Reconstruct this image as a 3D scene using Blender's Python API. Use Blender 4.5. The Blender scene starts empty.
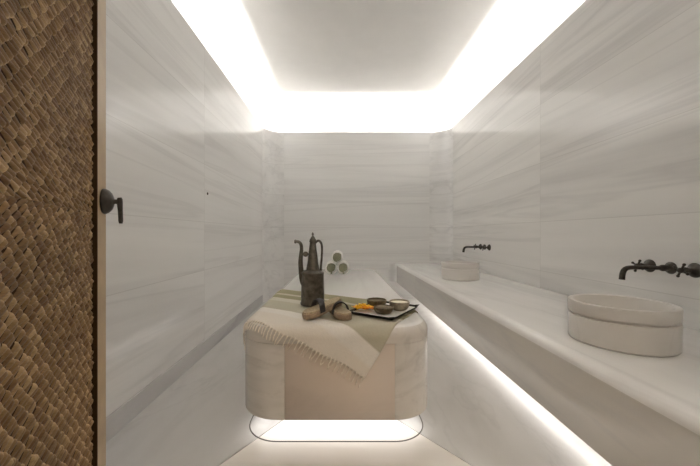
import bpy, bmesh, math, random
from math import pi, sin, cos, sqrt, atan2
from mathutils import Vector, Matrix, noise as mnoise
random.seed(7)
S = bpy.context.scene
COL = S.collection

# ------------------------------------------------------------------ render look
S.view_settings.view_transform = 'Standard'
S.view_settings.look = 'None'
S.view_settings.gamma = 1.0
S.view_settings.use_curve_mapping = False
S.view_settings.exposure = 0.03
try:
    S.cycles.use_denoising = True
    S.cycles.denoiser = 'OPENIMAGEDENOISE'
    S.cycles.max_bounces = 14
    S.cycles.diffuse_bounces = 10
    S.cycles.glossy_bounces = 5
    S.cycles.sample_clamp_indirect = 8.0
    S.cycles.caustics_reflective = False
except Exception:
    pass

# ------------------------------------------------------------------ key sizes (metres; X right, Y into the room, Z up)
XL, XR, YB, YF = -1.127, 1.64, 4.90, -0.08
LIP, CEIL, RC = 2.56, 3.06, 0.27
TOP = 0.56                                   # bench and slab height

# ------------------------------------------------------------------ materials
def node_mat(name):
    m = bpy.data.materials.new(name); m.use_nodes = True
    nt = m.node_tree; b = nt.nodes['Principled BSDF']
    return m, nt, b

def plain(name, col, rough=0.5, metal=0.0, spec=0.5, var=0.0, scale=30.0, bump=0.0):
    m, nt, b = node_mat(name)
    b.inputs['Roughness'].default_value = rough
    b.inputs['Metallic'].default_value = metal
    b.inputs['Specular IOR Level'].default_value = spec
    tc = nt.nodes.new('ShaderNodeTexCoord')
    nz = nt.nodes.new('ShaderNodeTexNoise'); nz.inputs['Scale'].default_value = scale
    nz.inputs['Detail'].default_value = 5
    nt.links.new(tc.outputs['Object'], nz.inputs['Vector'])
    cr = nt.nodes.new('ShaderNodeValToRGB')
    cr.color_ramp.elements[0].position = 0.3; cr.color_ramp.elements[1].position = 0.7
    cr.color_ramp.elements[0].color = [c*(1-var) for c in col[:3]] + [1]
    cr.color_ramp.elements[1].color = [min(1, c*(1+var)) for c in col[:3]] + [1]
    nt.links.new(nz.outputs['Fac'], cr.inputs['Fac'])
    nt.links.new(cr.outputs['Color'], b.inputs['Base Color'])
    if bump:
        bp = nt.nodes.new('ShaderNodeBump'); bp.inputs['Strength'].default_value = bump
        bp.inputs['Distance'].default_value = 0.003
        nt.links.new(nz.outputs['Fac'], bp.inputs['Height'])
        nt.links.new(bp.outputs['Normal'], b.inputs['Normal'])
    return m

class NB:
    """tiny node-building helper"""
    def __init__(s, nt): s.nt = nt
    def n(s, t, **kw):
        x = s.nt.nodes.new(t)
        for k, v in kw.items(): setattr(x, k, v)
        return x
    def val(s, sock, v):
        if isinstance(v, (int, float)): sock.default_value = v
        elif isinstance(v, (tuple, list)): sock.default_value = v
        else: s.nt.links.new(v, sock)
    def math(s, op, a, b=0.0, c=None):
        x = s.n('ShaderNodeMath', operation=op)
        s.val(x.inputs[0], a); s.val(x.inputs[1], b)
        if c is not None: s.val(x.inputs[2], c)
        return x.outputs[0]
    def ramp(s, f, stops):
        x = s.n('ShaderNodeValToRGB')
        e = x.color_ramp.elements
        while len(e) < len(stops): e.new(0.5)
        for k, (p, c) in enumerate(stops):
            e[k].position = p
            e[k].color = (c, c, c, 1) if isinstance(c, (int, float)) else (*c, 1)
        s.val(x.inputs['Fac'], f)
        return x.outputs['Color']
    def mix(s, f, a, b, mode='MIX'):
        x = s.n('ShaderNodeMix', data_type='RGBA', blend_type=mode)
        s.val(x.inputs['Factor'], f)
        for sock, v in ((x.inputs['A'], a), (x.inputs['B'], b)):
            if isinstance(v, tuple): sock.default_value = (*v, 1)
            else: s.nt.links.new(v, sock)
        return x.outputs['Result']
    def vec(s, x, y, z):
        v = s.n('ShaderNodeCombineXYZ')
        for k, q in enumerate((x, y, z)): s.val(v.inputs[k], q)
        return v.outputs[0]
    def noise(s, v, scale, detail=4, rough=0.5, dist=0.0):
        x = s.n('ShaderNodeTexNoise'); s.val(x.inputs['Vector'], v)
        x.inputs['Scale'].default_value = scale; x.inputs['Detail'].default_value = detail
        x.inputs['Roughness'].default_value = rough; x.inputs['Distortion'].default_value = dist
        return x.outputs['Fac']

def marble(name, base=(0.765, 0.758, 0.745), vein=(0.45, 0.44, 0.44), rough=0.16, amount=0.5, heights=(), alongs=(),
           mode='wall', stretch=0.055, tone=0.03, patch=0.0, seed=0.0, joint=0.055, spec=0.5):
    """polished streaky marble; heights / alongs are joint positions (world)"""
    m, nt, b = node_mat(name); q = NB(nt)
    geo = q.n('ShaderNodeTexCoord')
    sp = q.n('ShaderNodeSeparateXYZ'); nt.links.new(geo.outputs['Object'], sp.inputs[0])
    X, Y, Z = sp.outputs
    if mode == 'wall':   a = q.math('ADD', Y, q.math('MULTIPLY', X, 0.83)); h = Z
    elif mode == 'flat': a = Y; h = q.math('ADD', X, q.math('MULTIPLY', Z, 0.8))
    else:                a = q.math('ADD', q.math('MULTIPLY', X, 0.8), q.math('MULTIPLY', Z, 0.3)); h = q.math('ADD', Y, Z)
    # slab index -> tone and shift
    idx = 0.0
    for k, t in enumerate(heights): idx = q.math('ADD', idx, q.math('MULTIPLY', q.math('GREATER_THAN', h, t), 1.0))
    for k, t in enumerate(alongs):  idx = q.math('ADD', idx, q.math('MULTIPLY', q.math('GREATER_THAN', a, t), 7.3))
    wn = q.n('ShaderNodeTexWhiteNoise', noise_dimensions='1D'); q.val(wn.inputs['W'], q.math('ADD', idx, 0.37 + seed))
    rnd = wn.outputs['Value']
    sh = q.math('ADD', q.math('MULTIPLY', rnd, 9.0), seed)
    tilt = q.math('MULTIPLY', a, q.math('MULTIPLY_ADD', rnd, 0.10, -0.05))
    hh = q.math('ADD', h, tilt)
    v = q.vec(q.math('ADD', q.math('MULTIPLY', a, stretch), sh), sh, q.math('MULTIPLY', hh, 1.0))
    big = q.noise(v, 3.2, 5, 0.55, 0.5)
    fine = q.noise(v, 14.0, 5, 0.6, 0.3)
    # ridged veins
    rn = q.noise(v, 2.6, 4, 0.55, 0.9)
    ridge = q.math('ABSOLUTE', q.math('SUBTRACT', rn, 0.5))
    thin = q.ramp(ridge, [(0.0, 1.0), (0.03, 0.0)])
    rn2 = q.noise(q.vec(q.math('ADD', q.math('MULTIPLY', a, stretch*1.3), 4.1), sh, q.math('MULTIPLY', hh, 1.4)), 2.0, 3, 0.5, 0.6)
    ridge2 = q.math('ABSOLUTE', q.math('SUBTRACT', rn2, 0.47))
    wide = q.ramp(ridge2, [(0.0, 1.0), (0.09, 0.0)])
    cloud = q.ramp(big, [(0.36, 1.0), (0.62, 0.0)])
    f = q.math('ADD', q.math('MULTIPLY', thin, 0.28), q.math('MULTIPLY', q.math('MULTIPLY', wide, q.math('MULTIPLY', fine, 1.3)), 0.38))
    f = q.math('ADD', f, q.math('MULTIPLY', cloud, 0.20))
    f = q.math('ADD', f, q.math('MULTIPLY', q.math('SUBTRACT', fine, 0.5), 0.25))
    if patch:
        pn = q.noise(q.vec(q.math('MULTIPLY', a, 1.0), q.math('ADD', sh, 2.0), h), 7.0, 6, 0.65, 1.4)
        f = q.math('ADD', f, q.math('MULTIPLY', q.ramp(pn, [(0.52, 0.0), (0.72, 1.0)]), patch))
    f = q.math('MULTIPLY', f, amount*1.6)
    f = q.math('MINIMUM', q.math('MAXIMUM', f, 0.0), 1.0)
    c = q.mix(f, base, vein)
    tn = q.math('MULTIPLY_ADD', rnd, 2*tone, 1.0 - tone)
    c = q.mix(1.0, c, q.vec(tn, tn, tn), 'MULTIPLY')
    for vals, co in ((heights, h), (alongs, a)):
        for t in vals:
            d = q.math('LESS_THAN', q.math('ABSOLUTE', q.math('SUBTRACT', co, t)), 0.0022)
            c = q.mix(q.math('MULTIPLY', d, joint*4), c, (0.22, 0.20, 0.18))
    nt.links.new(c, b.inputs['Base Color'])
    b.inputs['Roughness'].default_value = rough
    b.inputs['Specular IOR Level'].default_value = spec
    return m

HJ = (0.70, 1.10, 1.58, 2.06)
M = {}
M['wall_l'] = marble('marble polished wall left', heights=HJ, alongs=(2.66 + XL*0.83,), seed=0.0, amount=0.42)
M['wall_r'] = marble('marble polished wall right', heights=HJ, alongs=(2.62 + XR*0.83,), seed=3.0, amount=0.52, base=(0.755, 0.742, 0.72))
M['wall_b'] = marble('marble polished wall back', heights=HJ, seed=5.0, amount=0.36, rough=0.2)
M['corner'] = marble('marble corner strip', heights=(0.59, 1.10, 1.6, 2.06), seed=8.0, amount=0.42, patch=0.35, stretch=0.5)
M['skirt'] = marble('marble skirting grey', base=(0.57, 0.56, 0.56), vein=(0.38, 0.37, 0.38), seed=11.0, amount=0.8, stretch=0.1)
M['bench'] = marble('marble bench', base=(0.74, 0.73, 0.71), seed=14.0, mode='flat', amount=0.36, stretch=0.12, rough=0.2)
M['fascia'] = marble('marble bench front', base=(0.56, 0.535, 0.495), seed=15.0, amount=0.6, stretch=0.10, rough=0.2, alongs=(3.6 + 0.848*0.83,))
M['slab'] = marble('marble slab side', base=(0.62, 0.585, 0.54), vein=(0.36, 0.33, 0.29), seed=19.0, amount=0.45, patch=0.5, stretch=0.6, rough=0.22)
M['slabtop'] = marble('marble slab top', base=(0.72, 0.705, 0.68), seed=21.0, mode='flat', amount=0.3, rough=0.14)
M['slabfront'] = marble('beige front panel with warm light tint', base=(0.62, 0.53, 0.45), vein=(0.50, 0.43, 0.36), seed=23.0, amount=0.35, stretch=0.8, rough=0.25)  # tan base holds the panel's own warm tone plus warm light reflected off it
M['floorfront'] = marble('beige floor marble', base=(0.80, 0.765, 0.715), vein=(0.6, 0.56, 0.52), seed=25.0, mode='x', amount=0.3, rough=0.22)
M['floorside'] = marble('grey floor marble', base=(0.60, 0.59, 0.575), vein=(0.44, 0.43, 0.42), seed=27.0, mode='flat', amount=0.5, stretch=0.3, rough=0.22)
M['basin'] = marble('basin marble', base=(0.64, 0.615, 0.58), vein=(0.47, 0.44, 0.41), seed=31.0, amount=0.35, stretch=1.2, rough=0.3)
M['grout'] = plain('grout', (0.20, 0.185, 0.17), 0.8)
M['plaster'] = plain('white ceiling plaster', (0.79, 0.78, 0.765), 0.85, spec=0.2, var=0.015, scale=6)
M['bronze'] = plain('aged bronze', (0.060, 0.052, 0.043), 0.42, 0.75, var=0.35, scale=60, bump=0.15)
M['copper'] = plain('old tinned copper', (0.128, 0.114, 0.092), 0.42, 0.85, var=0.4, scale=35, bump=0.35)
M['oak'] = plain('pale oak', (0.36, 0.26, 0.15), 0.5, var=0.12, scale=14)
M['black'] = plain('black lacquer', (0.016, 0.013, 0.010), 0.6, spec=0.2)
M['traytop'] = plain('tray liner', (0.66, 0.64, 0.61), 0.45, var=0.08, scale=40)
M['strap'] = plain('black strap', (0.022, 0.018, 0.018), 0.6, var=0.3, scale=80)
M['back'] = plain('dark brown backing', (0.045, 0.026, 0.012), 0.9, spec=0.05)
M['sole'] = plain('sandal sole tan', (0.25, 0.18, 0.115), 0.7, var=0.25, scale=90, bump=0.4)
M['footbed'] = plain('sandal footbed', (0.32, 0.25, 0.155), 0.75, var=0.3, scale=120, bump=0.5)
M['bowl'] = plain('brown bowl', (0.115, 0.085, 0.045), 0.6, var=0.45, scale=70, bump=0.6)
M['bowlgrey'] = plain('grey horn bowl', (0.26, 0.225, 0.165), 0.45, var=0.35, scale=50, bump=0.3)
M['cream'] = plain('cream paste', (0.70, 0.66, 0.52), 0.6, var=0.06, scale=60, bump=0.2)
M['scrub'] = plain('dark scrub', (0.10, 0.075, 0.035), 0.85, var=0.5, scale=160, bump=0.8)
M['towel'] = plain('white terry', (0.80, 0.785, 0.75), 0.95, spec=0.1, var=0.06, scale=220, bump=0.7)
M['olive'] = plain('olive terry', (0.235, 0.235, 0.16), 0.95, spec=0.1, var=0.25, scale=200, bump=0.7)
M['steel'] = plain('dark slot', (0.10, 0.09, 0.08), 0.4, 0.3)

def petal_mat(name, c1):
    return plain(name, c1, 0.6, var=0.15, scale=90)
M['pet1'] = petal_mat('yellow petal', (0.88, 0.56, 0.03))
M['pet2'] = petal_mat('orange petal', (0.80, 0.30, 0.03))
M['pet3'] = petal_mat('rust petal', (0.45, 0.16, 0.07))

def emit(name, col, k):
    m, nt, b = node_mat(name)
    b.inputs['Base Color'].default_value = (0.8, 0.8, 0.8, 1)
    b.inputs['Emission Color'].default_value = (*col, 1)
    b.inputs['Emission Strength'].default_value = k
    return m
COVE_E = 92.0
M['led'] = emit('led strip', (1.0, 0.985, 0.962), COVE_E)

# cloth: stripes along the UV v direction
def cloth_mat():
    m, nt, b = node_mat('cotton hammam towel'); q = NB(nt)
    uv = q.n('ShaderNodeUVMap'); sp = q.n('ShaderNodeSeparateXYZ'); nt.links.new(uv.outputs[0], sp.inputs[0])
    u, v = sp.outputs[0], sp.outputs[1]
    cr = q.n('ShaderNodeValToRGB'); cr.color_ramp.interpolation = 'LINEAR'
    cream, pale, olive = (0.70, 0.645, 0.57), (0.73, 0.695, 0.64), (0.27, 0.25, 0.155)
    mid = (0.46, 0.43, 0.34); lite = (0.54, 0.51, 0.43)
    st = [(0.0, cream), (0.16, cream), (0.18, pale), (0.250, pale), (0.257, mid), (0.43, mid), (0.435, lite), (0.505, lite), (0.515, olive), (0.60, olive), (0.61, mid), (0.64, mid), (0.65, olive)]
    e = cr.color_ramp.elements
    while len(e) < len(st): e.new(0.5)
    for k, (p, c) in enumerate(st): e[k].position = p; e[k].color = (*c, 1)
    nt.links.new(v, cr.inputs['Fac'])
    w = q.noise(q.vec(q.math('MULTIPLY', u, 1.0), q.math('MULTIPLY', v, 6.0), 0.0), 60, 3)
    c = q.mix(1.0, cr.outputs['Color'], q.ramp(w, [(0.3, 0.88), (0.7, 1.0)]), 'MULTIPLY')
    nt.links.new(c, b.inputs['Base Color'])
    b.inputs['Roughness'].default_value = 0.95; b.inputs['Specular IOR Level'].default_value = 0.1
    w1 = q.n('ShaderNodeTexWave'); w1.inputs['Scale'].default_value = 90; w1.bands_direction = 'Y'
    nt.links.new(uv.outputs[0], w1.inputs['Vector'])
    bp = q.n('ShaderNodeBump'); bp.inputs['Strength'].default_value = 0.25; bp.inputs['Distance'].default_value = 0.002
    nt.links.new(w1.outputs['Fac'], bp.inputs['Height']); nt.links.new(bp.outputs['Normal'], b.inputs['Normal'])
    return m
M['cloth'] = cloth_mat()
M['fringe'] = plain('cream fringe cotton', (0.70, 0.64, 0.55), 0.95, spec=0.1, var=0.08, scale=100)

def woven_mat():
    m, nt, b = node_mat('woven rush'); q = NB(nt)
    at = q.n('ShaderNodeAttribute'); at.attribute_name = 'strand'
    tc = q.n('ShaderNodeTexCoord')
    sp = q.n('ShaderNodeSeparateXYZ'); nt.links.new(tc.outputs['Object'], sp.inputs[0])
    fib = q.noise(q.vec(q.math('MULTIPLY', sp.outputs[0], 1.0), sp.outputs[1], q.math('MULTIPLY', sp.outputs[2], 5.0)), 160, 3, 0.6)
    big = q.noise(tc.outputs['Object'], 5.0, 3)
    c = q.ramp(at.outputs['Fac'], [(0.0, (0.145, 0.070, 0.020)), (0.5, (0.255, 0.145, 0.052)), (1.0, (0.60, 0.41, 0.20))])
    c = q.mix(1.0, c, q.ramp(fib, [(0.25, 0.7), (0.75, 1.1)]), 'MULTIPLY')
    c = q.mix(1.0, c, q.ramp(big, [(0.3, 0.8), (0.7, 1.1)]), 'MULTIPLY')
    nt.links.new(c, b.inputs['Base Color'])
    b.inputs['Roughness'].default_value = 0.5
    b.inputs['Specular IOR Level'].default_value = 0.4
    bp = q.n('ShaderNodeBump'); bp.inputs['Strength'].default_value = 0.5; bp.inputs['Distance'].default_value = 0.002
    nt.links.new(fib, bp.inputs['Height']); nt.links.new(bp.outputs['Normal'], b.inputs['Normal'])
    return m
M['woven'] = woven_mat()

# ------------------------------------------------------------------ object helpers
def link_mesh(name, me, mats, parent=None, smooth=False):
    for mm in (mats if isinstance(mats, (list, tuple)) else [mats]): me.materials.append(mm)
    if smooth:
        for p in me.polygons: p.use_smooth = True
    o = bpy.data.objects.new(name, me); COL.objects.link(o)
    if parent is not None: o.parent = parent
    return o

def obj(name, bm, mats, parent=None, smooth=False, sharp=None):
    bmesh.ops.recalc_face_normals(bm, faces=bm.faces)
    if sharp is not None:
        for e in bm.edges:
            if len(e.link_faces) == 2 and e.calc_face_angle(0) > sharp: e.smooth = False
        smooth = True
    me = bpy.data.meshes.new(name); bm.to_mesh(me); bm.free()
    return link_mesh(name, me, mats, parent, smooth)

def tag(o, label, cat, group=None, kind=None):
    o['label'] = label; o['category'] = cat
    if group: o['group'] = group
    if kind: o['kind'] = kind
    return o

def thing(name, label, cat, loc=(0, 0, 0), rz=0.0, group=None):
    o = bpy.data.objects.new(name, None); o.empty_display_size = 0.1
    COL.objects.link(o); o.location = loc; o.rotation_euler = (0, 0, rz)
    return tag(o, label, cat, group)

def struct(o):
    o['kind'] = 'structure'; return o

def kids(o): return [c for c in COL.objects if c.parent == o]
def copy_tree(o, parent=None):
    c = o.copy(); COL.objects.link(c)
    if parent is not None: c.parent = parent
    for ch in kids(o): copy_tree(ch, c)
    return c

def box(bm, x0, x1, y0, y1, z0, z1, bev=0.0, mi=0):
    vs = [bm.verts.new((x, y, z)) for z in (z0, z1) for x, y in ((x0, y0), (x1, y0), (x1, y1), (x0, y1))]
    fs = [bm.faces.new([vs[i] for i in f]) for f in ((0, 3, 2, 1), (4, 5, 6, 7), (0, 1, 5, 4), (1, 2, 6, 5), (2, 3, 7, 6), (3, 0, 4, 7))]
    for f in fs: f.material_index = mi
    if bev:
        es = list({e for f in fs for e in f.edges})
        bmesh.ops.bevel(bm, geom=es, offset=bev, segments=3, affect='EDGES', profile=0.5)

def prism(bm, pts, z0, z1, mi=0):
    a = [bm.verts.new((p[0], p[1], z0)) for p in pts]; b = [bm.verts.new((p[0], p[1], z1)) for p in pts]
    n = len(pts)
    fs = [bm.faces.new(a[::-1]), bm.faces.new(b)]
    for i in range(n): fs.append(bm.faces.new((a[i], a[(i+1) % n], b[(i+1) % n], b[i])))
    for f in fs: f.material_index = mi

def lathe(bm, prof, n=40, c=(0, 0, 0), mat=None):
    """prof: list of (r, z); r == 0 closes with a pole"""
    rings = []
    for r, z in prof:
        if r < 1e-6: rings.append([bm.verts.new((c[0], c[1], c[2]+z))])
        else: rings.append([bm.verts.new((c[0]+r*cos(2*pi*k/n), c[1]+r*sin(2*pi*k/n), c[2]+z)) for k in range(n)])
    for A, B in zip(rings, rings[1:]):
        for k in range(n):
            j = (k+1) % n
            if len(A) == 1 and len(B) == 1: continue
            if len(A) == 1: bm.faces.new((A[0], B[k], B[j]))
            elif len(B) == 1: bm.faces.new((A[k], A[j], B[0]))
            else: bm.faces.new((A[k], A[j], B[j], B[k]))
    if mat is not None:
        vs = [v for R in rings for v in R]
        bmesh.ops.transform(bm, matrix=mat, verts=vs)

def catmull(pts, seg=6):
    P = [Vector(p) for p in pts]; out = []
    for i in range(len(P)-1):
        p0 = P[max(i-1, 0)]; p1 = P[i]; p2 = P[i+1]; p3 = P[min(i+2, len(P)-1)]
        for s in range(seg):
            t = s/seg
            out.append(0.5*((2*p1) + (p2-p0)*t + (2*p0-5*p1+4*p2-p3)*t*t + (3*p1-p0-3*p2+p3)*t**3))
    out.append(P[-1]); return out

def tube(bm, pts, rad, n=12, flat=1.0, caps=True):
    """tube through pts, rad a number or a list"""
    P = [Vector(p) for p in pts]; N = len(P)
    R = [rad]*N if isinstance(rad, (int, float)) else list(rad)
    up = None; rings = []
    for i in range(N):
        t = (P[min(i+1, N-1)] - P[max(i-1, 0)]).normalized()
        if up is None:
            up = Vector((0, 0, 1)) if abs(t.z) < 0.9 else Vector((0, 1, 0))
        s = t.cross(up)
        if s.length < 1e-5: s = t.cross(Vector((1, 0, 0)))
        s.normalize(); up = s.cross(t).normalized()
        rings.append([bm.verts.new(P[i] + s*R[i]*cos(2*pi*k/n) + up*R[i]*flat*sin(2*pi*k/n)) for k in range(n)])
    for A, B in zip(rings, rings[1:]):
        for k in range(n): bm.faces.new((A[k], A[(k+1) % n], B[(k+1) % n], B[k]))
    if caps:
        bm.faces.new(rings[0][::-1]); bm.faces.new(rings[-1])

def interp(vals, m):
    """resample list of numbers to m entries"""
    out = []
    for i in range(m):
        t = i/(m-1)*(len(vals)-1); k = min(int(t), len(vals)-2); f = t-k
        out.append(vals[k]*(1-f)+vals[k+1]*f)
    return out

def rrect(x0, x1, y0, y1, r, n=10):
    """rounded rectangle outline, CCW"""
    pts = []
    for cx, cy, a0 in ((x1-r, y0+r, -pi/2), (x1-r, y1-r, 0), (x0+r, y1-r, pi/2), (x0+r, y0+r, pi)):
        for k in range(n+1):
            a = a0 + k/n*pi/2
            pts.append((cx+r*cos(a), cy+r*sin(a)))
    return pts

# ================================================================== THE ROOM
# --- floor: three marble slabs falling towards the middle, cut on the diagonal
RISER = 1.40
AP = (-0.025, 2.16)
front = [(XL, -0.2), (XR, -0.2), (XR, -0.02), AP, (XL, 0.44)]
left = [(XL, 0.44), AP, (-0.025, YB), (XL, YB)]
right = [AP, (XR, -0.02), (XR, YB), (-0.025, YB)]
def inset_poly(pts, d):
    n = len(pts); out = []
    for i in range(n):
        p0, p1, p2 = Vector(pts[i-1]), Vector(pts[i]), Vector(pts[(i+1) % n])
        a = (p1-p0).normalized(); b = (p2-p1).normalized()
        na, nb = Vector((-a.y, a.x)), Vector((-b.y, b.x))
        m = (na+nb); m = m/max(m.dot(na), 0.3)
        out.append(p1 + m*d)
    return out
bm = bmesh.new()
for poly, mi in ((front, 0), (left, 1), (right, 1)):
    prism(bm, inset_poly(poly, 0.0022), -0.03, 0.0, mi)
box(bm, XL-0.1, XR+0.1, -0.3, YB+0.1, -0.09, -0.004, mi=2)
struct(obj('floor', bm, [M['floorfront'], M['floorside'], M['grout']]))

# --- walls
WT = 0.05
bm = bmesh.new(); box(bm, XL-WT, XL, YF-0.15, YB-RC, -0.03, LIP); struct(obj('wall_left', bm, M['wall_l']))
bm = bmesh.new(); box(bm, XR, XR+WT, YF-0.15, YB-RC, -0.03, LIP); struct(obj('wall_right', bm, M['wall_r']))
bm = bmesh.new(); box(bm, XL+RC, XR-RC, YB, YB+WT, -0.03, LIP); struct(obj('wall_back', bm, M['wall_b']))
# entrance wall behind the camera with its doorway
DX0, DX1, DH = -0.26, 0.72, 2.12
bm = bmesh.new()
box(bm, XL, DX0, YF-0.15, YF, 0.0, LIP); box(bm, DX1, XR, YF-0.15, YF, 0.0, LIP); box(bm, DX0, DX1, YF-0.15, YF, DH, LIP)
struct(obj('wall_front', bm, M['wall_b']))
# rounded corner strips
def corner(name, cx, a0, a1):
    bm = bmesh.new(); pts = []
    n = 14; cy = YB-RC
    for k in range(n+1):
        a = a0+(a1-a0)*k/n; pts.append((cx+RC*cos(a), cy+RC*sin(a)))
    out = [(cx+(RC+WT)*cos(a0+(a1-a0)*k/n), cy+(RC+WT)*sin(a0+(a1-a0)*k/n)) for k in range(n, -1, -1)]
    prism(bm, pts+out, -0.03, LIP)
    struct(obj(name, bm, M['corner'], sharp=0.6))
corner('trim_1', XL+RC, pi, pi/2)
corner('trim_2', XR-RC, 0, pi/2)
# skirting along the left wall
bm = bmesh.new(); box(bm, XL, XL+0.010, YF, YB-RC, 0.0, 0.117, 0.003); struct(obj('baseboard_left', bm, M['skirt']))

# --- ceiling with the light cove all round
def room_path(d, n=12):
    r = max(RC-d, 0.004)
    return rrect(XL+d, XR-d, YF+d, YB-d, r, n)
LEDZ = 0.184
prof = [(-0.045, LIP-LEDZ), (-0.22, LIP-LEDZ), (-0.22, 2.70)]
for k in range(1, 17):
    a = pi - k/16*pi/2
    prof.append((0.18+0.40*cos(a), 2.70+(CEIL-2.70)*sin(a)))
bm = bmesh.new(); prev = None
for d, z in prof:
    ring = [bm.verts.new((x, y, z)) for x, y in room_path(d)]
    if prev:
        for k in range(len(ring)): bm.faces.new((prev[k], prev[(k+1) % len(ring)], ring[(k+1) % len(ring)], ring[k]))
    prev = ring
bm.faces.new(prev)
# outer cap gives the ceiling its thickness
capo = [bm.verts.new((x, y, CEIL+0.06)) for x, y in room_path(-0.22)]
bm.faces.new(capo)
struct(obj('ceiling', bm, M['plaster'], sharp=0.7))

# cove LED strip lying on the ledge behind the wall tops
bm = bmesh.new()
A = [bm.verts.new((x, y, LIP-LEDZ+0.010)) for x, y in room_path(-0.166)]
B = [bm.verts.new((x, y, LIP-LEDZ+0.010)) for x, y in room_path(-0.134)]
A2 = [bm.verts.new((x, y, LIP-LEDZ+0.0005)) for x, y in room_path(-0.166)]
B2 = [bm.verts.new((x, y, LIP-LEDZ+0.0005)) for x, y in room_path(-0.134)]
n = len(A)
for k in range(n):
    j = (k+1) % n
    bm.faces.new((A[k], A[j], B[j], B[k])).material_index = 0
    for P, Q in ((A, A2), (B, B2), (A2, B2)):
        bm.faces.new((P[k], P[j], Q[j], Q[k])).material_index = 1
led = obj('cove_light', bm, [M['led'], M['plaster']])
tag(led, 'white light strip hidden in the recess around the ceiling above the walls', 'light')

# ================================================================== MARBLE BENCH (right)
BX, BZ = 0.848, 0.278
bench = thing('marble_bench', 'long floating pale marble bench along the right wall carrying both stone basins', 'bench', (RISER, 2.4, 0))
def rel(o, parent):                       # parent while keeping world coordinates of the mesh
    o.parent = parent; o.matrix_parent_inverse = Matrix.LocRotScale(parent.location, parent.rotation_euler, None).inverted()
    return o
bm = bmesh.new()
pf = [(BX+0.30, BZ), (BX, BZ)]
r = 0.045
pf += [(BX, TOP-r)] + [(BX+r-r*cos(k/8*pi/2), TOP-r+r*sin(k/8*pi/2)) for k in range(1, 9)]
pf += [(XR-0.010, TOP), (XR-0.010, BZ)]
y0, y1 = YF+0.002, YB-0.003
a = [bm.verts.new((x, y0, z)) for x, z in pf]; b = [bm.verts.new((x, y1, z)) for x, z in pf]
n = len(pf)
bm.faces.new(a); bm.faces.new(b[::-1])
for k in range(n):
    f = bm.faces.new((a[k], a[(k+1) % n], b[(k+1) % n], b[k]))
    f.material_index = 0 if 3 <= k <= n-2 else 1
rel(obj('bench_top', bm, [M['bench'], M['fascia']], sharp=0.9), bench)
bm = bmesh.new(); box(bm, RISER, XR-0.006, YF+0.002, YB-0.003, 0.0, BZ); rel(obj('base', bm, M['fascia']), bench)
# inner rounded piece where the bench front meets the back wall
bm = bmesh.new(); rr = 0.11
pts = [(BX-rr+rr*cos(k/10*pi/2), (YB-rr)+rr*sin(k/10*pi/2)) for k in range(11)]
pts = [(BX-rr+rr*cos(k/10*pi/2), (YB-0.003-rr)+rr*sin(k/10*pi/2)) for k in range(11)] + [(BX-0.0005, YB-0.003)]
prism(bm, pts, BZ, TOP-0.012); rel(obj('corner_piece', bm, M['corner'], sharp=0.7), bench)
M['led2'] = emit('bench led', (1.0, 0.965, 0.93), 3.0)
bm = bmesh.new(); box(bm, RISER-0.026, RISER-0.002, 0.0, YB-0.05, BZ-0.020, BZ-0.001); rel(obj('light_strip', bm, M['led2']), bench)

def area(name, loc, sx, sy, power, col, spread=pi, rot=(0, 0, 0)):
    L = bpy.data.lights.new(name, 'AREA'); L.shape = 'RECTANGLE'; L.size = sx; L.size_y = sy
    L.energy = power; L.color = col; L.spread = spread
    o = bpy.data.objects.new(name, L); COL.objects.link(o); o.location = loc; o.rotation_euler = rot
    return o
area('bench_lamp', (RISER-0.014, 2.42, BZ-0.022), 0.022, 4.8, 12.0, (1.0, 0.955, 0.91), 2.6)

# ================================================================== CENTRAL SLAB
PX0, PX1, PY0, PY1, PR = -0.497, 0.460, 1.510, 4.05, 0.20
PB, SEAM, RF = 0.122, 0.480, 0.050
slab = thing('heated_platform', 'large round-cornered marble slab floating in the middle of the floor', 'platform', (-0.02, 2.78, 0))
def outline(ins, n=12): return rrect(PX0+ins, PX1-ins, PY0+ins, PY1-ins, max(PR-ins, 0.01), n)
bm = bmesh.new(); prev = None; rings = [(0.0, SEAM+0.0012), (0.0, TOP-RF)]
rings += [(RF-RF*cos(k/8*pi/2), TOP-RF+RF*sin(k/8*pi/2)) for k in range(1, 9)]
for ins, z in rings:
    ring = [bm.verts.new((x, y, z)) for x, y in outline(ins)]
    if prev:
        for k in range(len(ring)): bm.faces.new((prev[k], prev[(k+1) % len(ring)], ring[(k+1) % len(ring)], ring[k]))
    else: bm.faces.new(ring[::-1])
    prev = ring
bm.faces.new(prev)
bm.normal_update()
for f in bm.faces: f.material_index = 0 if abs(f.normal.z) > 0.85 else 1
rel(obj('top_slab', bm, [M['slabtop'], M['slab']], sharp=0.9), slab)
def shell(name, pts, mat):
    """a cladding piece: outer path pts (CCW), 30 mm thick"""
    N = len(pts); inn = []
    for i in range(N):
        t = (Vector(pts[min(i+1, N-1)])-Vector(pts[max(i-1, 0)])).normalized()
        inn.append((pts[i][0]-t.y*0.03, pts[i][1]+t.x*0.03))
    bm = bmesh.new(); prism(bm, list(pts)+inn[::-1], PB, SEAM-0.0008)
    rel(obj(name, bm, mat, sharp=0.7), slab)
G = 0.0008
def arc(cx, cy, a0, n=14): return [(cx+PR*cos(a0+k/n*pi/2), cy+PR*sin(a0+k/n*pi/2)) for k in range(n+1)]
E = 0.035
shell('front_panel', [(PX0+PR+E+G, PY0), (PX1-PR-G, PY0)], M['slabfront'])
shell('corner_panel', arc(PX1-PR, PY0+PR, -pi/2), M['slab'])
shell('side_panel', [(PX1, PY0+PR+G), (PX1, PY1-PR-G)], M['slab'])
shell('corner_panel', arc(PX1-PR, PY1-PR, 0), M['slab'])
shell('back_panel', [(PX1-PR-G, PY1), (PX0+PR+G, PY1)], M['slab'])
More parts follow.
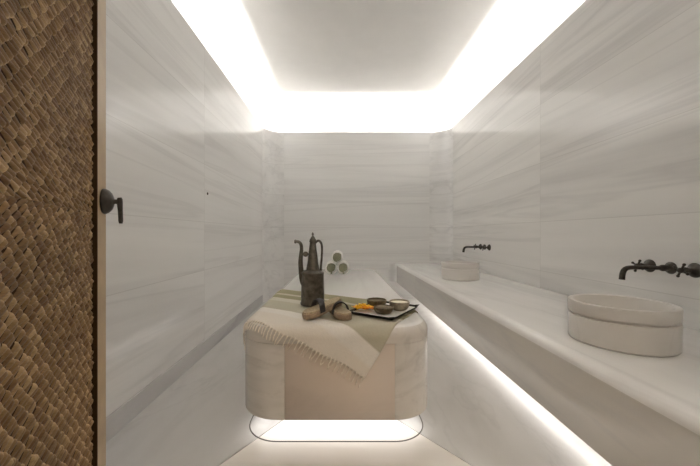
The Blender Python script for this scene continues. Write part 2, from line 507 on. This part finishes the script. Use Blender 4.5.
shell('corner_panel', arc(PX0+PR, PY1-PR, pi/2), M['slab'])
shell('side_panel', [(PX0, PY1-PR-G), (PX0, PY0+PR+G)], M['slab'])
shell('corner_panel', arc(PX0+PR, PY0+PR, pi)+[(PX0+PR+E, PY0)], M['slab'])
bm = bmesh.new(); prism(bm, rrect(PX0+0.031, PX1-0.031, PY0+0.031, PY1-0.031, PR-0.031, 8), PB+0.002, SEAM-0.002); rel(obj('core', bm, M['grout']), slab)
bm = bmesh.new(); prism(bm, rrect(PX0+0.22, PX1-0.22, PY0+0.26, PY1-0.26, 0.1, 8), 0.0, PB+0.001); rel(obj('plinth', bm, M['slab']), slab)
# lamps under its rim
GLOW = (1.0, 0.965, 0.93)
GK = 0.33
area('platform_lamp', (-0.02, PY0+0.16, PB-0.001), 0.80, 0.22, 3.8*GK, GLOW, 2.2)
area('platform_lamp', (PX0+0.15, 2.78, PB-0.001), 0.16, 2.34, 11.0*GK, GLOW, 1.0)
area('platform_lamp', (PX1-0.15, 2.78, PB-0.001), 0.16, 2.34, 11.0*GK, GLOW, 1.0)
area('platform_lamp', (-0.02, PY1-0.13, PB-0.001), 0.66, 0.16, 1.6*GK, GLOW, 1.1)
# thin dark slot let into the floor round the slab
bm = bmesh.new()
o1 = rrect(PX0+0.018, PX1-0.020, PY0+0.028, PY1-0.03, 0.175, 16); o2 = rrect(PX0+0.023, PX1-0.025, PY0+0.034, PY1-0.036, 0.170, 16)
va = [bm.verts.new((x, y, 0.0)) for x, y in o1]; vb = [bm.verts.new((x, y, 0.0)) for x, y in o2]
vc = [bm.verts.new((x, y, 0.002)) for x, y in o1]; vd = [bm.verts.new((x, y, 0.002)) for x, y in o2]
n = len(o1)
for k in range(n):
    j = (k+1) % n
    bm.faces.new((vc[k], vc[j], vd[j], vd[k])); bm.faces.new((va[k], va[j], vc[j], vc[k])); bm.faces.new((vb[k], vb[j], vd[j], vd[k])); bm.faces.new((va[k], va[j], vb[j], vb[k]))
struct(obj('trim_3', bm, M['steel']))

# ================================================================== DRAPED CLOTH
CT = 0.0045
def drape(x, y, lift=CT):
    """lay a plan point over the slab: flat on top, round the edge, then down the side"""
    x0, x1, yy0, yy1, r = PX0+RF, PX1-RF, PY0+RF, PY1-RF, PR-RF
    cx, cy = (x0+x1)/2, (yy0+yy1)/2; hx, hy = (x1-x0)/2-r, (yy1-yy0)/2-r
    dx, dy = x-cx, y-cy
    qx, qy = abs(dx)-hx, abs(dy)-hy
    if qx > 0 and qy > 0: L = sqrt(qx*qx+qy*qy); d = L-r; nx, ny = qx/L, qy/L
    elif qx > qy: d = qx-r; nx, ny = 1, 0
    else: d = qy-r; nx, ny = 0, 1
    nx *= 1 if dx >= 0 else -1; ny *= 1 if dy >= 0 else -1
    if d <= 0: return Vector((x, y, TOP+lift)), 0.0
    bx, by = x-nx*d, y-ny*d
    R = RF+lift; La = R*pi/2
    if d < La:
        a = d/R; return Vector((bx+nx*R*sin(a), by+ny*R*sin(a), TOP-RF+R*cos(a))), d
    hang = d-La
    return Vector((bx+nx*R, by+ny*R, TOP-RF-hang)), d
P0 = Vector((0.108, 1.275)); e1 = Vector((0.857, -0.515)); e2 = Vector((0.515, 0.857))
UL, VL = 1.18, 0.78
NU, NV = 118, 78
def hemv(u): return 0.012*sin(u*9+0.5)+0.006*sin(u*23)        # gently uneven hem
def cpos(u, v, extra=0.0):
    q = P0 + e1*(-u) + e2*v
    # the right end is pulled a little: stripes bend towards the corner
    w = 0.003*mnoise.noise(Vector((u*7, v*7, 1.3))) + 0.0015*mnoise.noise(Vector((u*17, v*15, 5.1)))
    p, d = drape(q.x, q.y, CT + extra + max(0.0, w))
    if d > 0.06:                                             # folds on the hanging part
        k = min(1.0, (d-0.06)/0.08)
        p.y -= k*0.010*(1+sin(u*30+v*6))*0.5 if q.y < PY0+0.1 else 0
    return p
verts, faces, uvs = [], [], []
for i in range(NU+1):
    u = UL*i/NU
    for j in range(NV+1):
        v = hemv(u)*(1-j/NV) + VL*j/NV
        verts.append(cpos(u, v)); 
        vb_ = v - 0.09*max(0.0, 1-u/0.35)*0.6 if False else v
        uvs.append((u, vb_ + 0.10*max(0.0, 1-u/0.60)))
for i in range(NU):
    for j in range(NV):
        a_ = i*(NV+1)+j; faces.append((a_, a_+NV+1, a_+NV+2, a_+1))
me = bpy.data.meshes.new('hammam_towel'); me.from_pydata(verts, [], faces)
uvl = me.uv_layers.new(name='UVMap')
for l in me.loops: uvl.data[l.index].uv = uvs[l.vertex_index]
cloth_root = thing('hammam_towel', 'cream and olive striped cotton towel with fringe draped over the marble slab corner', 'towel', (-0.2, 1.95, TOP))
co = rel(link_mesh('fabric', me, M['cloth'], smooth=True), cloth_root)
sm = co.modifiers.new('thick', 'SOLIDIFY'); sm.thickness = 0.003; sm.offset = 1.0
bm = bmesh.new()
nt_ = 62
for k in range(nt_):
    u = 0.006 + (UL-0.012)*k/(nt_-1)
    ln = 0.050 + 0.012*random.random(); sway = random.uniform(-0.010, 0.010)
    pts = []
    for s in range(7):
        t = s/6
        pts.append(cpos(u+sway*t*t, hemv(u)+0.004-ln*t, 0.003+0.003*random.random()))
    tube(bm, pts, [0.0026, 0.0038, 0.0026, 0.0026, 0.0026, 0.0034, 0.0020], 5)
fr = rel(obj('fringe', bm, M['fringe'], smooth=True), cloth_root); fr['label'] = 'cream knotted fringe along the hem'
CZ = TOP+CT+0.0065                                            # where things rest on the cloth

# ================================================================== EWER
def make_ewer(x, y, z):
    t = thing('ewer', 'tall dark metal ewer with a conical neck standing on the draped towel', 'ewer', (x, y, z))
    bm = bmesh.new()
    lathe(bm, [(0, 0), (0.071, 0), (0.0755, 0.004), (0.076, 0.012), (0.072, 0.018), (0.0715, 0.03), (0.0695, 0.034), (0.0695, 0.04), (0.071, 0.044), (0.070, 0.10), (0.068, 0.16), (0.0665, 0.182),
               (0.069, 0.186), (0.0695, 0.193), (0.067, 0.198), (0.060, 0.202), (0.048, 0.207), (0.041, 0.212), (0.040, 0.22), (0.0385, 0.226), (0, 0.226)], 48)
    obj('body', bm, M['copper'], t, sharp=0.7)
    bm = bmesh.new()
    lathe(bm, [(0.0, 0.224), (0.0385, 0.224), (0.0365, 0.235), (0.037, 0.238), (0.034, 0.245), (0.0275, 0.30), (0.0215, 0.35), (0.0185, 0.378), (0.0215, 0.381), (0.0215, 0.387), (0.0, 0.387)], 40)
    obj('neck', bm, M['copper'], t, sharp=0.7)
    bm = bmesh.new()
    lathe(bm, [(0, 0.387), (0.0195, 0.387), (0.0205, 0.392), (0.016, 0.402), (0.0095, 0.412), (0.005, 0.418), (0.0045, 0.421), (0, 0.421)], 28)
    ld = obj('lid', bm, M['copper'], t, sharp=0.8)
    bm = bmesh.new(); lathe(bm, [(0, 0.4205), (0.0045, 0.4205), (0.0078, 0.426), (0.0065, 0.432), (0.003, 0.438), (0, 0.443)], 20)
    obj('finial', bm, M['copper'], ld, smooth=True)
    p = catmull([(-0.045, 0, 0.10), (-0.060, 0, 0.135), (-0.068, 0, 0.17), (-0.072, 0, 0.21), (-0.075, 0, 0.26), (-0.072, 0, 0.305), (-0.069, 0, 0.340), (-0.074, 0, 0.368), (-0.087, 0, 0.381), (-0.104, 0, 0.383)], 5)
    bm = bmesh.new(); tube(bm, p, interp([0.017, 0.018, 0.0175, 0.0155, 0.014, 0.012, 0.0105, 0.010, 0.0092, 0.0085], len(p)), 14)
    lathe(bm, [(0.0085, 0), (0.012, 0.003), (0.0125, 0.009), (0.010, 0.012), (0.0, 0.010)], 14, mat=Matrix.Translation((-0.100, 0, 0.383)) @ Matrix.Rotation(-pi/2, 4, 'Y'))
    obj('spout', bm, M['copper'], t, sharp=1.0)
    bm = bmesh.new()                                         # medallion bracing spout and neck
    lathe(bm, [(0, -0.006), (0.012, -0.006), (0.0165, -0.003), (0.0165, 0.003), (0.012, 0.006), (0, 0.006)], 20, mat=Matrix.Translation((-0.044, 0, 0.306)) @ Matrix.Rotation(pi/2, 4, 'X'))
    tube(bm, [(-0.068, 0, 0.306), (-0.05, 0, 0.306), (-0.020, 0, 0.306)], 0.005, 8)
    obj('brace', bm, M['copper'], t, sharp=0.8)
    p = catmull([(0.018, 0, 0.374), (0.030, 0, 0.388), (0.043, 0, 0.384), (0.053, 0, 0.366), (0.056, 0, 0.33), (0.054, 0, 0.28), (0.050, 0, 0.235), (0.048, 0, 0.205)], 5)
    bm = bmesh.new(); tube(bm, p, interp([0.006, 0.0075, 0.0075, 0.007, 0.0068, 0.0068, 0.007, 0.0085], len(p)), 10)
    obj('handle', bm, M['copper'], t, smooth=True)
    return t
make_ewer(-0.166, 1.955, CZ)

# ================================================================== SANDALS
def foot(tt):                                                # half widths (left, right) along the length, toe at t=0
    w = [(0.0, 0.0), (0.02, 0.020), (0.06, 0.031), (0.14, 0.040), (0.28, 0.043), (0.45, 0.037), (0.62, 0.032), (0.80, 0.034), (0.92, 0.030), (0.975, 0.018), (1.0, 0.0)]
    for (a0, b0), (a1, b1) in zip(w, w[1:]):
        if a0 <= tt <= a1: return b0+(b1-b0)*(tt-a0)/(a1-a0)
    return 0
def make_sandal(label, loc, rot, side, gold=0):
    """toe at the origin, heel along +Y"""
    t = thing('sandal', label, 'sandal', loc, 0, 'pair of woven sandals'); t.rotation_euler = rot
    Ls = 0.245; pts = []
    ts = [0, 0.008, 0.02, 0.045, 0.08, 0.14, 0.2, 0.28, 0.36, 0.45, 0.54, 0.62, 0.7, 0.8, 0.87, 0.92, 0.955, 0.98, 0.995, 1.0]
    bend = lambda q: side*0.006*sin(q*pi)
    R_ = [(foot(q)+bend(q), q*Ls) for q in ts]; L_ = [(-foot(q)+bend(q), q*Ls) for q in ts[1:-1]]
    pts = R_ + L_[::-1]
    def lay(bm, sc, z0, z1, bev):
        cx, cy = bend(0.5), Ls/2
        pp = [(cx+(x-cx)*sc, cy+(y-cy)*(sc*0.5+0.5*(1-(1-sc)*0.6))) for x, y in pts]
        a = [bm.verts.new((x, y, z0)) for x, y in pp]; b = [bm.verts.new((x, y, z1-bev)) for x, y in pp]
        pc = [(cx+(x-cx)*(1-bev*14), cy+(y-cy)*(1-bev*5)) for x, y in pp]
        c = [bm.verts.new((x, y, z1)) for x, y in pc]
        n = len(pp); bm.faces.new(a[::-1]); bm.faces.new(c)
        for k in range(n):
            j = (k+1) % n
            bm.faces.new((a[k], a[j], b[j], b[k])); bm.faces.new((b[k], b[j], c[j], c[k]))
    bm = bmesh.new(); lay(bm, 1.0, 0, 0.026, 0.003); obj('sole', bm, M['sole'], t, sharp=0.8)
    bm = bmesh.new(); lay(bm, 0.95, 0.0261, 0.033, 0.003)
    obj('footbed', bm, M['footbed'], t, sharp=0.8)
    bm = bmesh.new(); K = 18; q0 = 0.30; wd = 0.032; g = []
    hw = foot(q0+0.05)+0.003
    for k in range(K+1):
        a = pi*k/K
        x = bend(q0)-hw*cos(a); z = 0.012+0.062*sin(a)**0.7
        yy = q0*Ls+0.012*sin(a)
        nx, nz = -cos(a)*0.5, sin(a)
        row = [bm.verts.new((x, yy, z)), bm.verts.new((x, yy+wd, z)), bm.verts.new((x-nx*0.006, yy+wd, z-nz*0.006)), bm.verts.new((x-nx*0.006, yy, z-nz*0.006))]
        g.append(row)
    for k in range(K):
        for e in range(4): bm.faces.new((g[k][e], g[k][(e+1) % 4], g[k+1][(e+1) % 4], g[k+1][e]))
    bm.faces.new(g[0]); bm.faces.new(g[-1][::-1])
    st = obj('strap', bm, M['strap'], t, sharp=0.8); st['label'] = 'black strap over the foot'
    return t
make_sandal('tan woven sandal with its heel propped up, toe pointing left below the ewer', (-0.182, 1.612, CZ-0.001), (math.radians(12.5), 0, math.radians(-52)), 1)
make_sandal('tan woven sandal lying flat, toe forward, beside the black tray', (0.036, 1.592, CZ-0.001), (0, 0, math.radians(18)), -1)

# ================================================================== TRAY with bowls and petals
TF = Vector((0.262, 1.570)); t1 = Vector((-0.739, 0.674)); t2 = Vector((0.51, 0.86)).normalized()
t2 = Vector((0.674, 0.739)) * 0.35 + t2*0.65; t2.normalize()
t1 = Vector((-t2.y, t2.x))
TA, TB = 0.272, 0.348
tc = TF + t1*TA/2 + t2*TB/2
tray = thing('serving_tray', 'black rimmed rectangular tray lying at the slab edge with bowls on it', 'tray', (tc.x, tc.y, CZ), atan2(t2.y, t2.x))
# local frame: x along t2 (TB), y along t1 (TA)
hx, hy = TB/2, TA/2
bm = bmesh.new(); prev = None
for sx, z in ((-0.014, 0.0), (-0.001, 0.0125), (0.001, 0.014), (-0.002, 0.015), (-0.006, 0.0135), (-0.014, 0.004)):
    ring = [bm.verts.new((x, y, z + (0.006 if c_ else 0)*(z > 0.0121))) for (x, y, c_) in
            [(sxx*(hx+sx), syy*(hy+sx), 0) if m_ is None else (m_[0]*(hx+sx), m_[1]*(hy+sx), m_[2])
             for sxx, syy, m_ in [(0, 0, (-1, -1, 1)), (0, 0, (-0.8, -1, 0)), (0, 0, (0.8, -1, 0)), (0, 0, (1, -1, 1)), (0, 0, (1, -0.8, 0)), (0, 0, (1, 0.8, 0)),
                                  (0, 0, (1, 1, 1)), (0, 0, (0.8, 1, 0)), (0, 0, (-0.8, 1, 0)), (0, 0, (-1, 1, 1)), (0, 0, (-1, 0.8, 0)), (0, 0, (-1, -0.8, 0))]]]
    if prev:
        for k in range(12): bm.faces.new((prev[k], prev[(k+1) % 12], ring[(k+1) % 12], ring[k]))
    else: bm.faces.new(ring[::-1])
    prev = ring
bm.faces.new(prev)
obj('rim', bm, M['black'], tray, sharp=0.6)
bm = bmesh.new(); box(bm, -hx+0.0145, hx-0.0145, -hy+0.0145, hy-0.0145, 0.004, 0.0062); obj('liner', bm, M['traytop'], tray)
TZ = CZ+0.0064
def bowl(label, x, y, R, H, mat, fill, level, group='small bowls on the tray'):
    t = thing('bowl', label, 'bowl', (x, y, TZ), 0, group)
    bm = bmesh.new()
    outer = [(0, 0), (R*0.45, 0), (R*0.5, 0.002)] + [(R*(0.5+0.5*sin(k/8*pi/2)), 0.002+(H-0.002)*(1-cos(k/8*pi/2))) for k in range(1, 9)]
    inner = [(R*0.93, H+0.001)] + [(R*(0.42+0.5*sin(k/8*pi/2)), 0.006+(H-0.006)*(1-cos(k/8*pi/2))) for k in range(7, -1, -1)] + [(0, 0.006)]
    lathe(bm, outer+inner, 36); obj('shell', bm, mat, t, sharp=1.0)
    if fill is not None:
        k = sqrt(max(0, 1-(1-level)**2)); rr_ = R*(0.42+0.5*k)*0.985
        z = 0.006+(H-0.006)*level
        bm = bmesh.new(); lathe(bm, [(0, 0.009), (rr_*0.5, 0.009), (rr_*0.985, z-0.002), (rr_, z), (rr_*0.8, z+0.0015), (rr_*0.4, z+0.003), (0, z+0.003)], 32)
        obj('contents', bm, fill, t, smooth=True)
    return t
bowl('dark brown bowl of coffee coloured scrub at the back of the tray', 0.212, 1.852, 0.057, 0.044, M['bowl'], M['scrub'], 0.8)
bowl('dark brown rough bowl at the front centre of the tray', 0.232, 1.703, 0.054, 0.036, M['bowl'], M['scrub'], 0.88)
bowl('grey horn bowl filled with white cream on the right of the tray', 0.330, 1.780, 0.057, 0.050, M['bowlgrey'], M['cream'], 0.82)
# petals
bm = bmesh.new()
def petal(bm, c, rz, rx, ry, L, W, mi):
    n = 6; g = []
    Rm = Matrix.Translation(c) @ Matrix.Rotation(rz, 4, 'Z') @ Matrix.Rotation(rx, 4, 'X') @ Matrix.Rotation(ry, 4, 'Y')
    for i in range(n+1):
        t = i/n; w = W*sin(pi*min(1, 0.08+t*0.9))**0.7
        row = [bm.verts.new(Rm @ Vector((k*w*0.5, (t-0.5)*L, 0.35*L*(t-0.5)**2+0.12*W*k*k))) for k in (-1, -0.4, 0.4, 1)]
        g.append(row)
    for i in range(n):
        for k in range(3): bm.faces.new((g[i][k], g[i][k+1], g[i+1][k+1], g[i+1][k])).material_index = mi
for k in range(76):
    a = random.random()*2*pi; r_ = random.random()**0.6
    cx = 0.128+0.060*r_*cos(a)*0.95; cy = 1.768+0.036*r_*sin(a)
    z = TZ+0.016+0.022*(1-r_)*random.random()
    petal(bm, Vector((cx, cy, z)), random.random()*2*pi, random.uniform(-.4, .4), random.uniform(-.4, .4), random.uniform(0.026, 0.036), random.uniform(0.014, 0.02), random.choices([0, 1, 2], [9, 1, 0.3])[0])
for k in range(7):
    petal(bm, Vector((0.175+0.008*random.uniform(-1, 1), 1.745+0.016*random.uniform(-1, 1), TZ+0.013+0.012*random.random())), random.random()*6, random.uniform(-.3, .3), random.uniform(-.3, .3), 0.022, 0.013, random.choice([1, 2]))
pt = obj('flower_petals', bm, [M['pet1'], M['pet2'], M['pet3']], smooth=True)
so = pt.modifiers.new('thick', 'SOLIDIFY'); so.thickness = 0.0008
tag(pt, 'loose heap of yellow and orange petals at the left end of the tray', 'petals', kind='stuff')

# ================================================================== ROLLED TOWELS
RT, LT = 0.066, 0.30
def spiral(bm, r0, r1, turns, th, y0, y1, start, cz=0.0):
    n = int(turns*28); ring = []
    for k in range(n+1):
        t = k/n; a = start+turns*2*pi*t; r = r0+(r1-r0)*t
        ring.append([bm.verts.new(((r+s*th/2)*cos(a), y, cz+(r+s*th/2)*sin(a))) for s, y in ((-1, y0), (1, y0), (1, y1), (-1, y1))])
    for A_, B_ in zip(ring, ring[1:]):
        for e in range(4): bm.faces.new((A_[e], A_[(e+1) % 4], B_[(e+1) % 4], B_[e]))
    bm.faces.new(ring[0]); bm.faces.new(ring[-1][::-1])
def make_roll(label, loc, tail):
    t = thing('rolled_towel', label, 'towel', loc, 0, 'rolled towels stacked on the slab')
    bm = bmesh.new()                                          # white outer layers, ending at the bottom
    spiral(bm, RT-0.006, RT-0.0061, 0.94, 0.011, 0, LT, -pi/2+0.19)
    obj('outer_wrap', bm, M['towel'], t, sharp=0.6)
    bm = bmesh.new(); spiral(bm, 0.004, 0.0455, 4.1, 0.0105, -0.003, LT-0.004, -pi/2-0.6, 0.003)
    c = obj('roll_core', bm, M['olive'], t, sharp=0.6); c['label'] = 'olive green rolled inside'
    if tail:
        bm = bmesh.new(); box(bm, -0.005, 0.005, -0.002, LT-0.004, -RT+0.001, -0.046, 0.002)
        obj('tail', bm, M['olive'], t)
    return t
TX, TY = -0.030, 3.50
for dx_, lv, lab in ((-1, 0, 'rolled white towel with olive core at the lower left of the pyramid'), (1, 0, 'rolled white towel with olive core at the lower right of the pyramid'),
                     (0, 1, 'rolled white towel with olive core on top of the pyramid')):
    make_roll(lab, (TX+dx_*RT, TY, TOP+RT+lv*RT*1.733), lv == 0)

# ================================================================== BASINS
def make_basin(label, x, y):
    t = thing('stone_basin', label, 'basin', (x, y, TOP), 0, 'round basins on the bench')
    R, H = 0.1755, 0.163; g = H*0.68
    bm = bmesh.new()
    lathe(bm, [(0, 0.0), (R-0.010, 0.0), (R-0.005, 0.002), (R-0.002, 0.006), (R-0.0005, g-0.008), (R-0.0015, g-0.0062), (R-0.011, g-0.0052), (R-0.011, g+0.0040), (R-0.0010, g+0.0046), (R+0.0005, g+0.006),
               (R+0.001, H-0.005), (R-0.001, H-0.001), (R-0.005, H), (R-0.013, H), (R-0.017, H-0.002), (R-0.019, H-0.008), (R-0.024, H-0.05), (R-0.04, H-0.09), (R-0.08, H-0.115), (0.03, H-0.123), (0.022, H-0.125), (0, H-0.125)], 72)
    obj('bowl', bm, M['basin'], t, sharp=0.55)
    bm = bmesh.new(); lathe(bm, [(0, H-0.1248), (0.020, H-0.1248), (0.022, H-0.1235), (0.018, H-0.122), (0, H-0.122)], 20)
    obj('drain', bm, M['bronze'], t, smooth=True)
    return t
make_basin('near round white marble basin with a grooved band on the right bench', 1.150, 1.312)
make_basin('far round white marble basin at the back end of the bench', 1.180, 3.15)

# ================================================================== WALL TAPS
def make_tap(label, y, z):
    """three-hole wall tap, spout in the middle; local -X points into the room"""
    t = thing('wall_tap', label, 'tap', (XR, y, z), 0, 'dark wall taps above the bench')
    RX = Matrix.Rotation(-pi/2, 4, 'Y')                       # lathe axis -> -X
    def ros(yy, zz, r=0.034):
        bm = bmesh.new()
        lathe(bm, [(0, 0), (r, 0), (r, 0.004), (r*0.92, 0.008), (r*0.70, 0.016), (r*0.42, 0.022), (r*0.36, 0.026), (0, 0.026)], 32, mat=Matrix.Translation((0, yy, zz)) @ RX)
        return bm
    for yy in (0.108, -0.108):
        obj('escutcheon', ros(yy, 0), M['bronze'], t, sharp=0.7)
        bm = bmesh.new()
        lathe(bm, [(0, 0.024), (0.011, 0.024), (0.011, 0.040), (0.015, 0.043), (0.015, 0.052), (0.012, 0.058), (0.013, 0.062), (0.013, 0.072), (0.008, 0.078), (0, 0.080)], 20, mat=Matrix.Translation((0, yy, 0)) @ RX)
        hn = obj('cross_handle', bm, M['bronze'], t, sharp=0.8)
        for a in (0.45, 0.45+pi/2, 0.45+pi, 0.45+1.5*pi):
            dy, dz_ = cos(a), sin(a); bm = bmesh.new()
            tube(bm, [(-0.066, yy+dy*s, dz_*s) for s in (0.006, 0.016, 0.026, 0.030)], [0.0050, 0.0045, 0.0048, 0.0062], 9)
            bmesh.ops.create_uvsphere(bm, u_segments=10, v_segments=6, radius=0.0068, matrix=Matrix.Translation((-0.066, yy+dy*0.031, dz_*0.031)))
            obj('handle_arm', bm, M['bronze'], hn, smooth=True)
    obj('escutcheon', ros(0, 0, 0.030), M['bronze'], t, sharp=0.7)
    bm = bmesh.new()
    lathe(bm, [(0, 0.022), (0.016, 0.022), (0.0165, 0.045), (0.014, 0.050), (0.0115, 0.056), (0.0, 0.056)], 20, mat=RX)
    p = catmull([(-0.04, 0, 0), (-0.10, 0, 0.001), (-0.16, 0, 0.002), (-0.205, 0, 0.002), (-0.228, 0, -0.006), (-0.240, 0, -0.026), (-0.244, 0, -0.058)], 5)
    tube(bm, p, interp([0.0105, 0.010, 0.010, 0.0105, 0.0115, 0.012, 0.0125], len(p)), 14)
    obj('spout', bm, M['bronze'], t, sharp=0.9)
    return t
make_tap('near dark bronze wall tap with cross handles above the big front basin', 1.585, 0.832)
make_tap('far dark bronze wall tap with cross handles above the back basin', 3.62, 0.852)

# tiny dark fixing on the left wall
bm = bmesh.new()
lathe(bm, [(0, 0), (0.011, 0), (0.011, 0.003), (0.008, 0.006), (0.0, 0.008)], 18, mat=Matrix.Rotation(pi/2, 4, 'Y'))
o = obj('wall_sensor', bm, M['bronze'], smooth=True); o.location = (XL, 2.72, 1.343)
tag(o, 'tiny round dark fixing on the left marble wall', 'fixture')

# ================================================================== DOOR (open, left foreground)
ED = Vector((-0.570, 0.780)); ang = math.radians(24.0)
dd = Vector((-sin(ang), cos(ang)))                           # direction hinge -> free edge
DL, DHH, DT = 0.92, 2.08, 0.04
hinge = ED - dd*DL
door = bpy.data.objects.new('door_1', None); COL.objects.link(door); struct(door)
door.location = (hinge.x, hinge.y, 0.012); door.rotation_euler = (0, 0, atan2(dd.y, dd.x))
# local: x along the leaf (0 hinge .. DL free edge), y < 0 is the face towards the camera, leaf body from y=0 to y=+DT
SW = 0.074
bm = bmesh.new(); box(bm, DL-SW, DL, 0, DT, 0, DHH, 0.002); obj('stile', bm, M['oak'], door)
bm = bmesh.new(); box(bm, 0, SW, 0, DT, 0, DHH, 0.002); obj('stile', bm, M['oak'], door)
bm = bmesh.new(); box(bm, SW, DL-SW, 0, DT, 0, 0.09, 0.002); obj('rail', bm, M['oak'], door)
bm = bmesh.new(); box(bm, SW, DL-SW, 0, DT, DHH-0.09, DHH, 0.002); obj('rail', bm, M['oak'], door)
bm = bmesh.new(); box(bm, SW, DL-SW, 0.0150, DT-0.010, 0.09, DHH-0.09); obj('backing', bm, M['back'], door)
bm = bmesh.new(); box(bm, DL-SW-0.0055, DL-SW-0.0002, -0.0004, DT-0.012, 0.09, DHH-0.09); obj('shadow_gap_strip', bm, M['back'], door)  # dark strip standing in for the shaded gap between weave and stile
# woven panel: plaited rush in slanting ridges, mirrored about the middle like a chevron mat; every wrap is raised
rw = random.Random(3)
px0, px1, pz0, pz1 = SW+0.004, DL-SW-0.0035, 0.094, DHH-0.094
zm = 1.035
PRD, PIT, AMP, Q = 0.0180, 0.0100, 0.0085, 5
verts, faces, cols = [], [], []
c45 = sqrt(0.5)
for half, za, zb in ((1, zm, pz1), (-1, pz0, zm)):
    H_ = zb-za; ext = (px1-px0+H_)*c45
    for i in range(-int(H_*c45/PRD)-2, int((px1-px0)*c45/PRD)+3):
        rowc = rw.uniform(-0.12, 0.12)
        for j in range(-2, int(ext/PIT)+3):
            r0_, s0_ = i*PRD + rw.uniform(-.002, .002), j*PIT + (0.5*PIT if i % 2 else 0) + rw.uniform(-.001, .001)
            mx = px0+(r0_+s0_)*c45+0.008; mz = (s0_-r0_)*c45
            if mx < px0-0.02 or mx > px1+0.02 or mz < -0.03 or mz > H_+0.03: continue
            amp = AMP*rw.uniform(0.7, 1.15); cc = 0.32+rowc+rw.uniform(-.32, .32)
            lean = rw.uniform(-0.004, 0.004)
            base = len(verts); keep = []
            for a in range(Q+1):
                for b in range(Q+1):
                    u, v = a/Q, b/Q
                    rr_ = r0_+PRD*1.10*u; ss_ = s0_+PIT*(v-0.5)*(1.04-0.50*(1-u)**1.5) + lean*u
                    x_ = px0+(rr_+ss_)*c45; z_ = (ss_-rr_)*c45
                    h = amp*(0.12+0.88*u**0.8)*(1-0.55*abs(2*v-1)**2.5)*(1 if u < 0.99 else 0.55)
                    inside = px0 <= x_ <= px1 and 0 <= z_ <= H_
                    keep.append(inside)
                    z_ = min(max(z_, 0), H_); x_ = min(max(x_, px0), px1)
                    verts.append((x_, 0.0125-h, za+z_ if half > 0 else zb-z_)); cols.append(min(1, max(0, cc+0.5*u**5)))  # random tone per wrap, with a highlight painted along its raised edge
            for a in range(Q):
                for b in range(Q):
                    k = a*(Q+1)+b
                    if keep[k] or keep[k+1] or keep[k+Q+1] or keep[k+Q+2]:
                        faces.append((base+k, base+k+1, base+k+Q+2, base+k+Q+1))
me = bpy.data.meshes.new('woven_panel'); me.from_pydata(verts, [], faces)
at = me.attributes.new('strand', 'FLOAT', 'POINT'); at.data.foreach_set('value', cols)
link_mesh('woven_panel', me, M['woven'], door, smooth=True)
# handle: domed rose with a hanging lever
bm = bmesh.new(); hz = 1.077-0.012; hx_ = DL-0.030
RF_ = Matrix.Translation((hx_, -0.0005, hz)) @ Matrix.Rotation(pi/2, 4, 'X')
lathe(bm, [(0, 0), (0.0285, 0), (0.030, 0.002), (0.0295, 0.006), (0.026, 0.012), (0.0195, 0.0175), (0.012, 0.0205), (0.007, 0.0215), (0.0055, 0.023), (0.0055, 0.030), (0, 0.030)], 36, mat=RF_)
hd = obj('door_handle', bm, M['bronze'], door, sharp=0.9)
bm = bmesh.new()
tube(bm, [(hx_, -0.0330, hz+0.010), (hx_, -0.0335, hz+0.006), (hx_, -0.0335, hz-0.003), (hx_, -0.0345, hz-0.02), (hx_, -0.0355, hz-0.046), (hx_, -0.0355, hz-0.052)], [0.0042, 0.0058, 0.0062, 0.0052, 0.0050, 0.0036], 14)
lv = obj('lever', bm, M['bronze'], hd, sharp=0.9)

# ================================================================== LIGHT beyond the doorway, world
area('lobby_lamp', (0.35, -1.5, 2.55), 0.8, 0.8, 34.0, (1.0, 0.82, 0.62), pi, (math.radians(40), 0, 0))
W = bpy.data.worlds.new('lobby glow'); S.world = W; W.use_nodes = True
bg = W.node_tree.nodes['Background']; bg.inputs[0].default_value = (1.0, 0.82, 0.64, 1); bg.inputs[1].default_value = 0.10

# ================================================================== CAMERA
cam = bpy.data.cameras.new('camera'); co_ = bpy.data.objects.new('camera', cam); COL.objects.link(co_)
co_.location = (0, 0, 1.0); co_.rotation_euler = (pi/2, 0, 0)
cam.sensor_width = 36; cam.lens = 36*320/700
cam.shift_x = 10/700; cam.shift_y = 1/700
cam.clip_start = 0.02
S.camera = co_
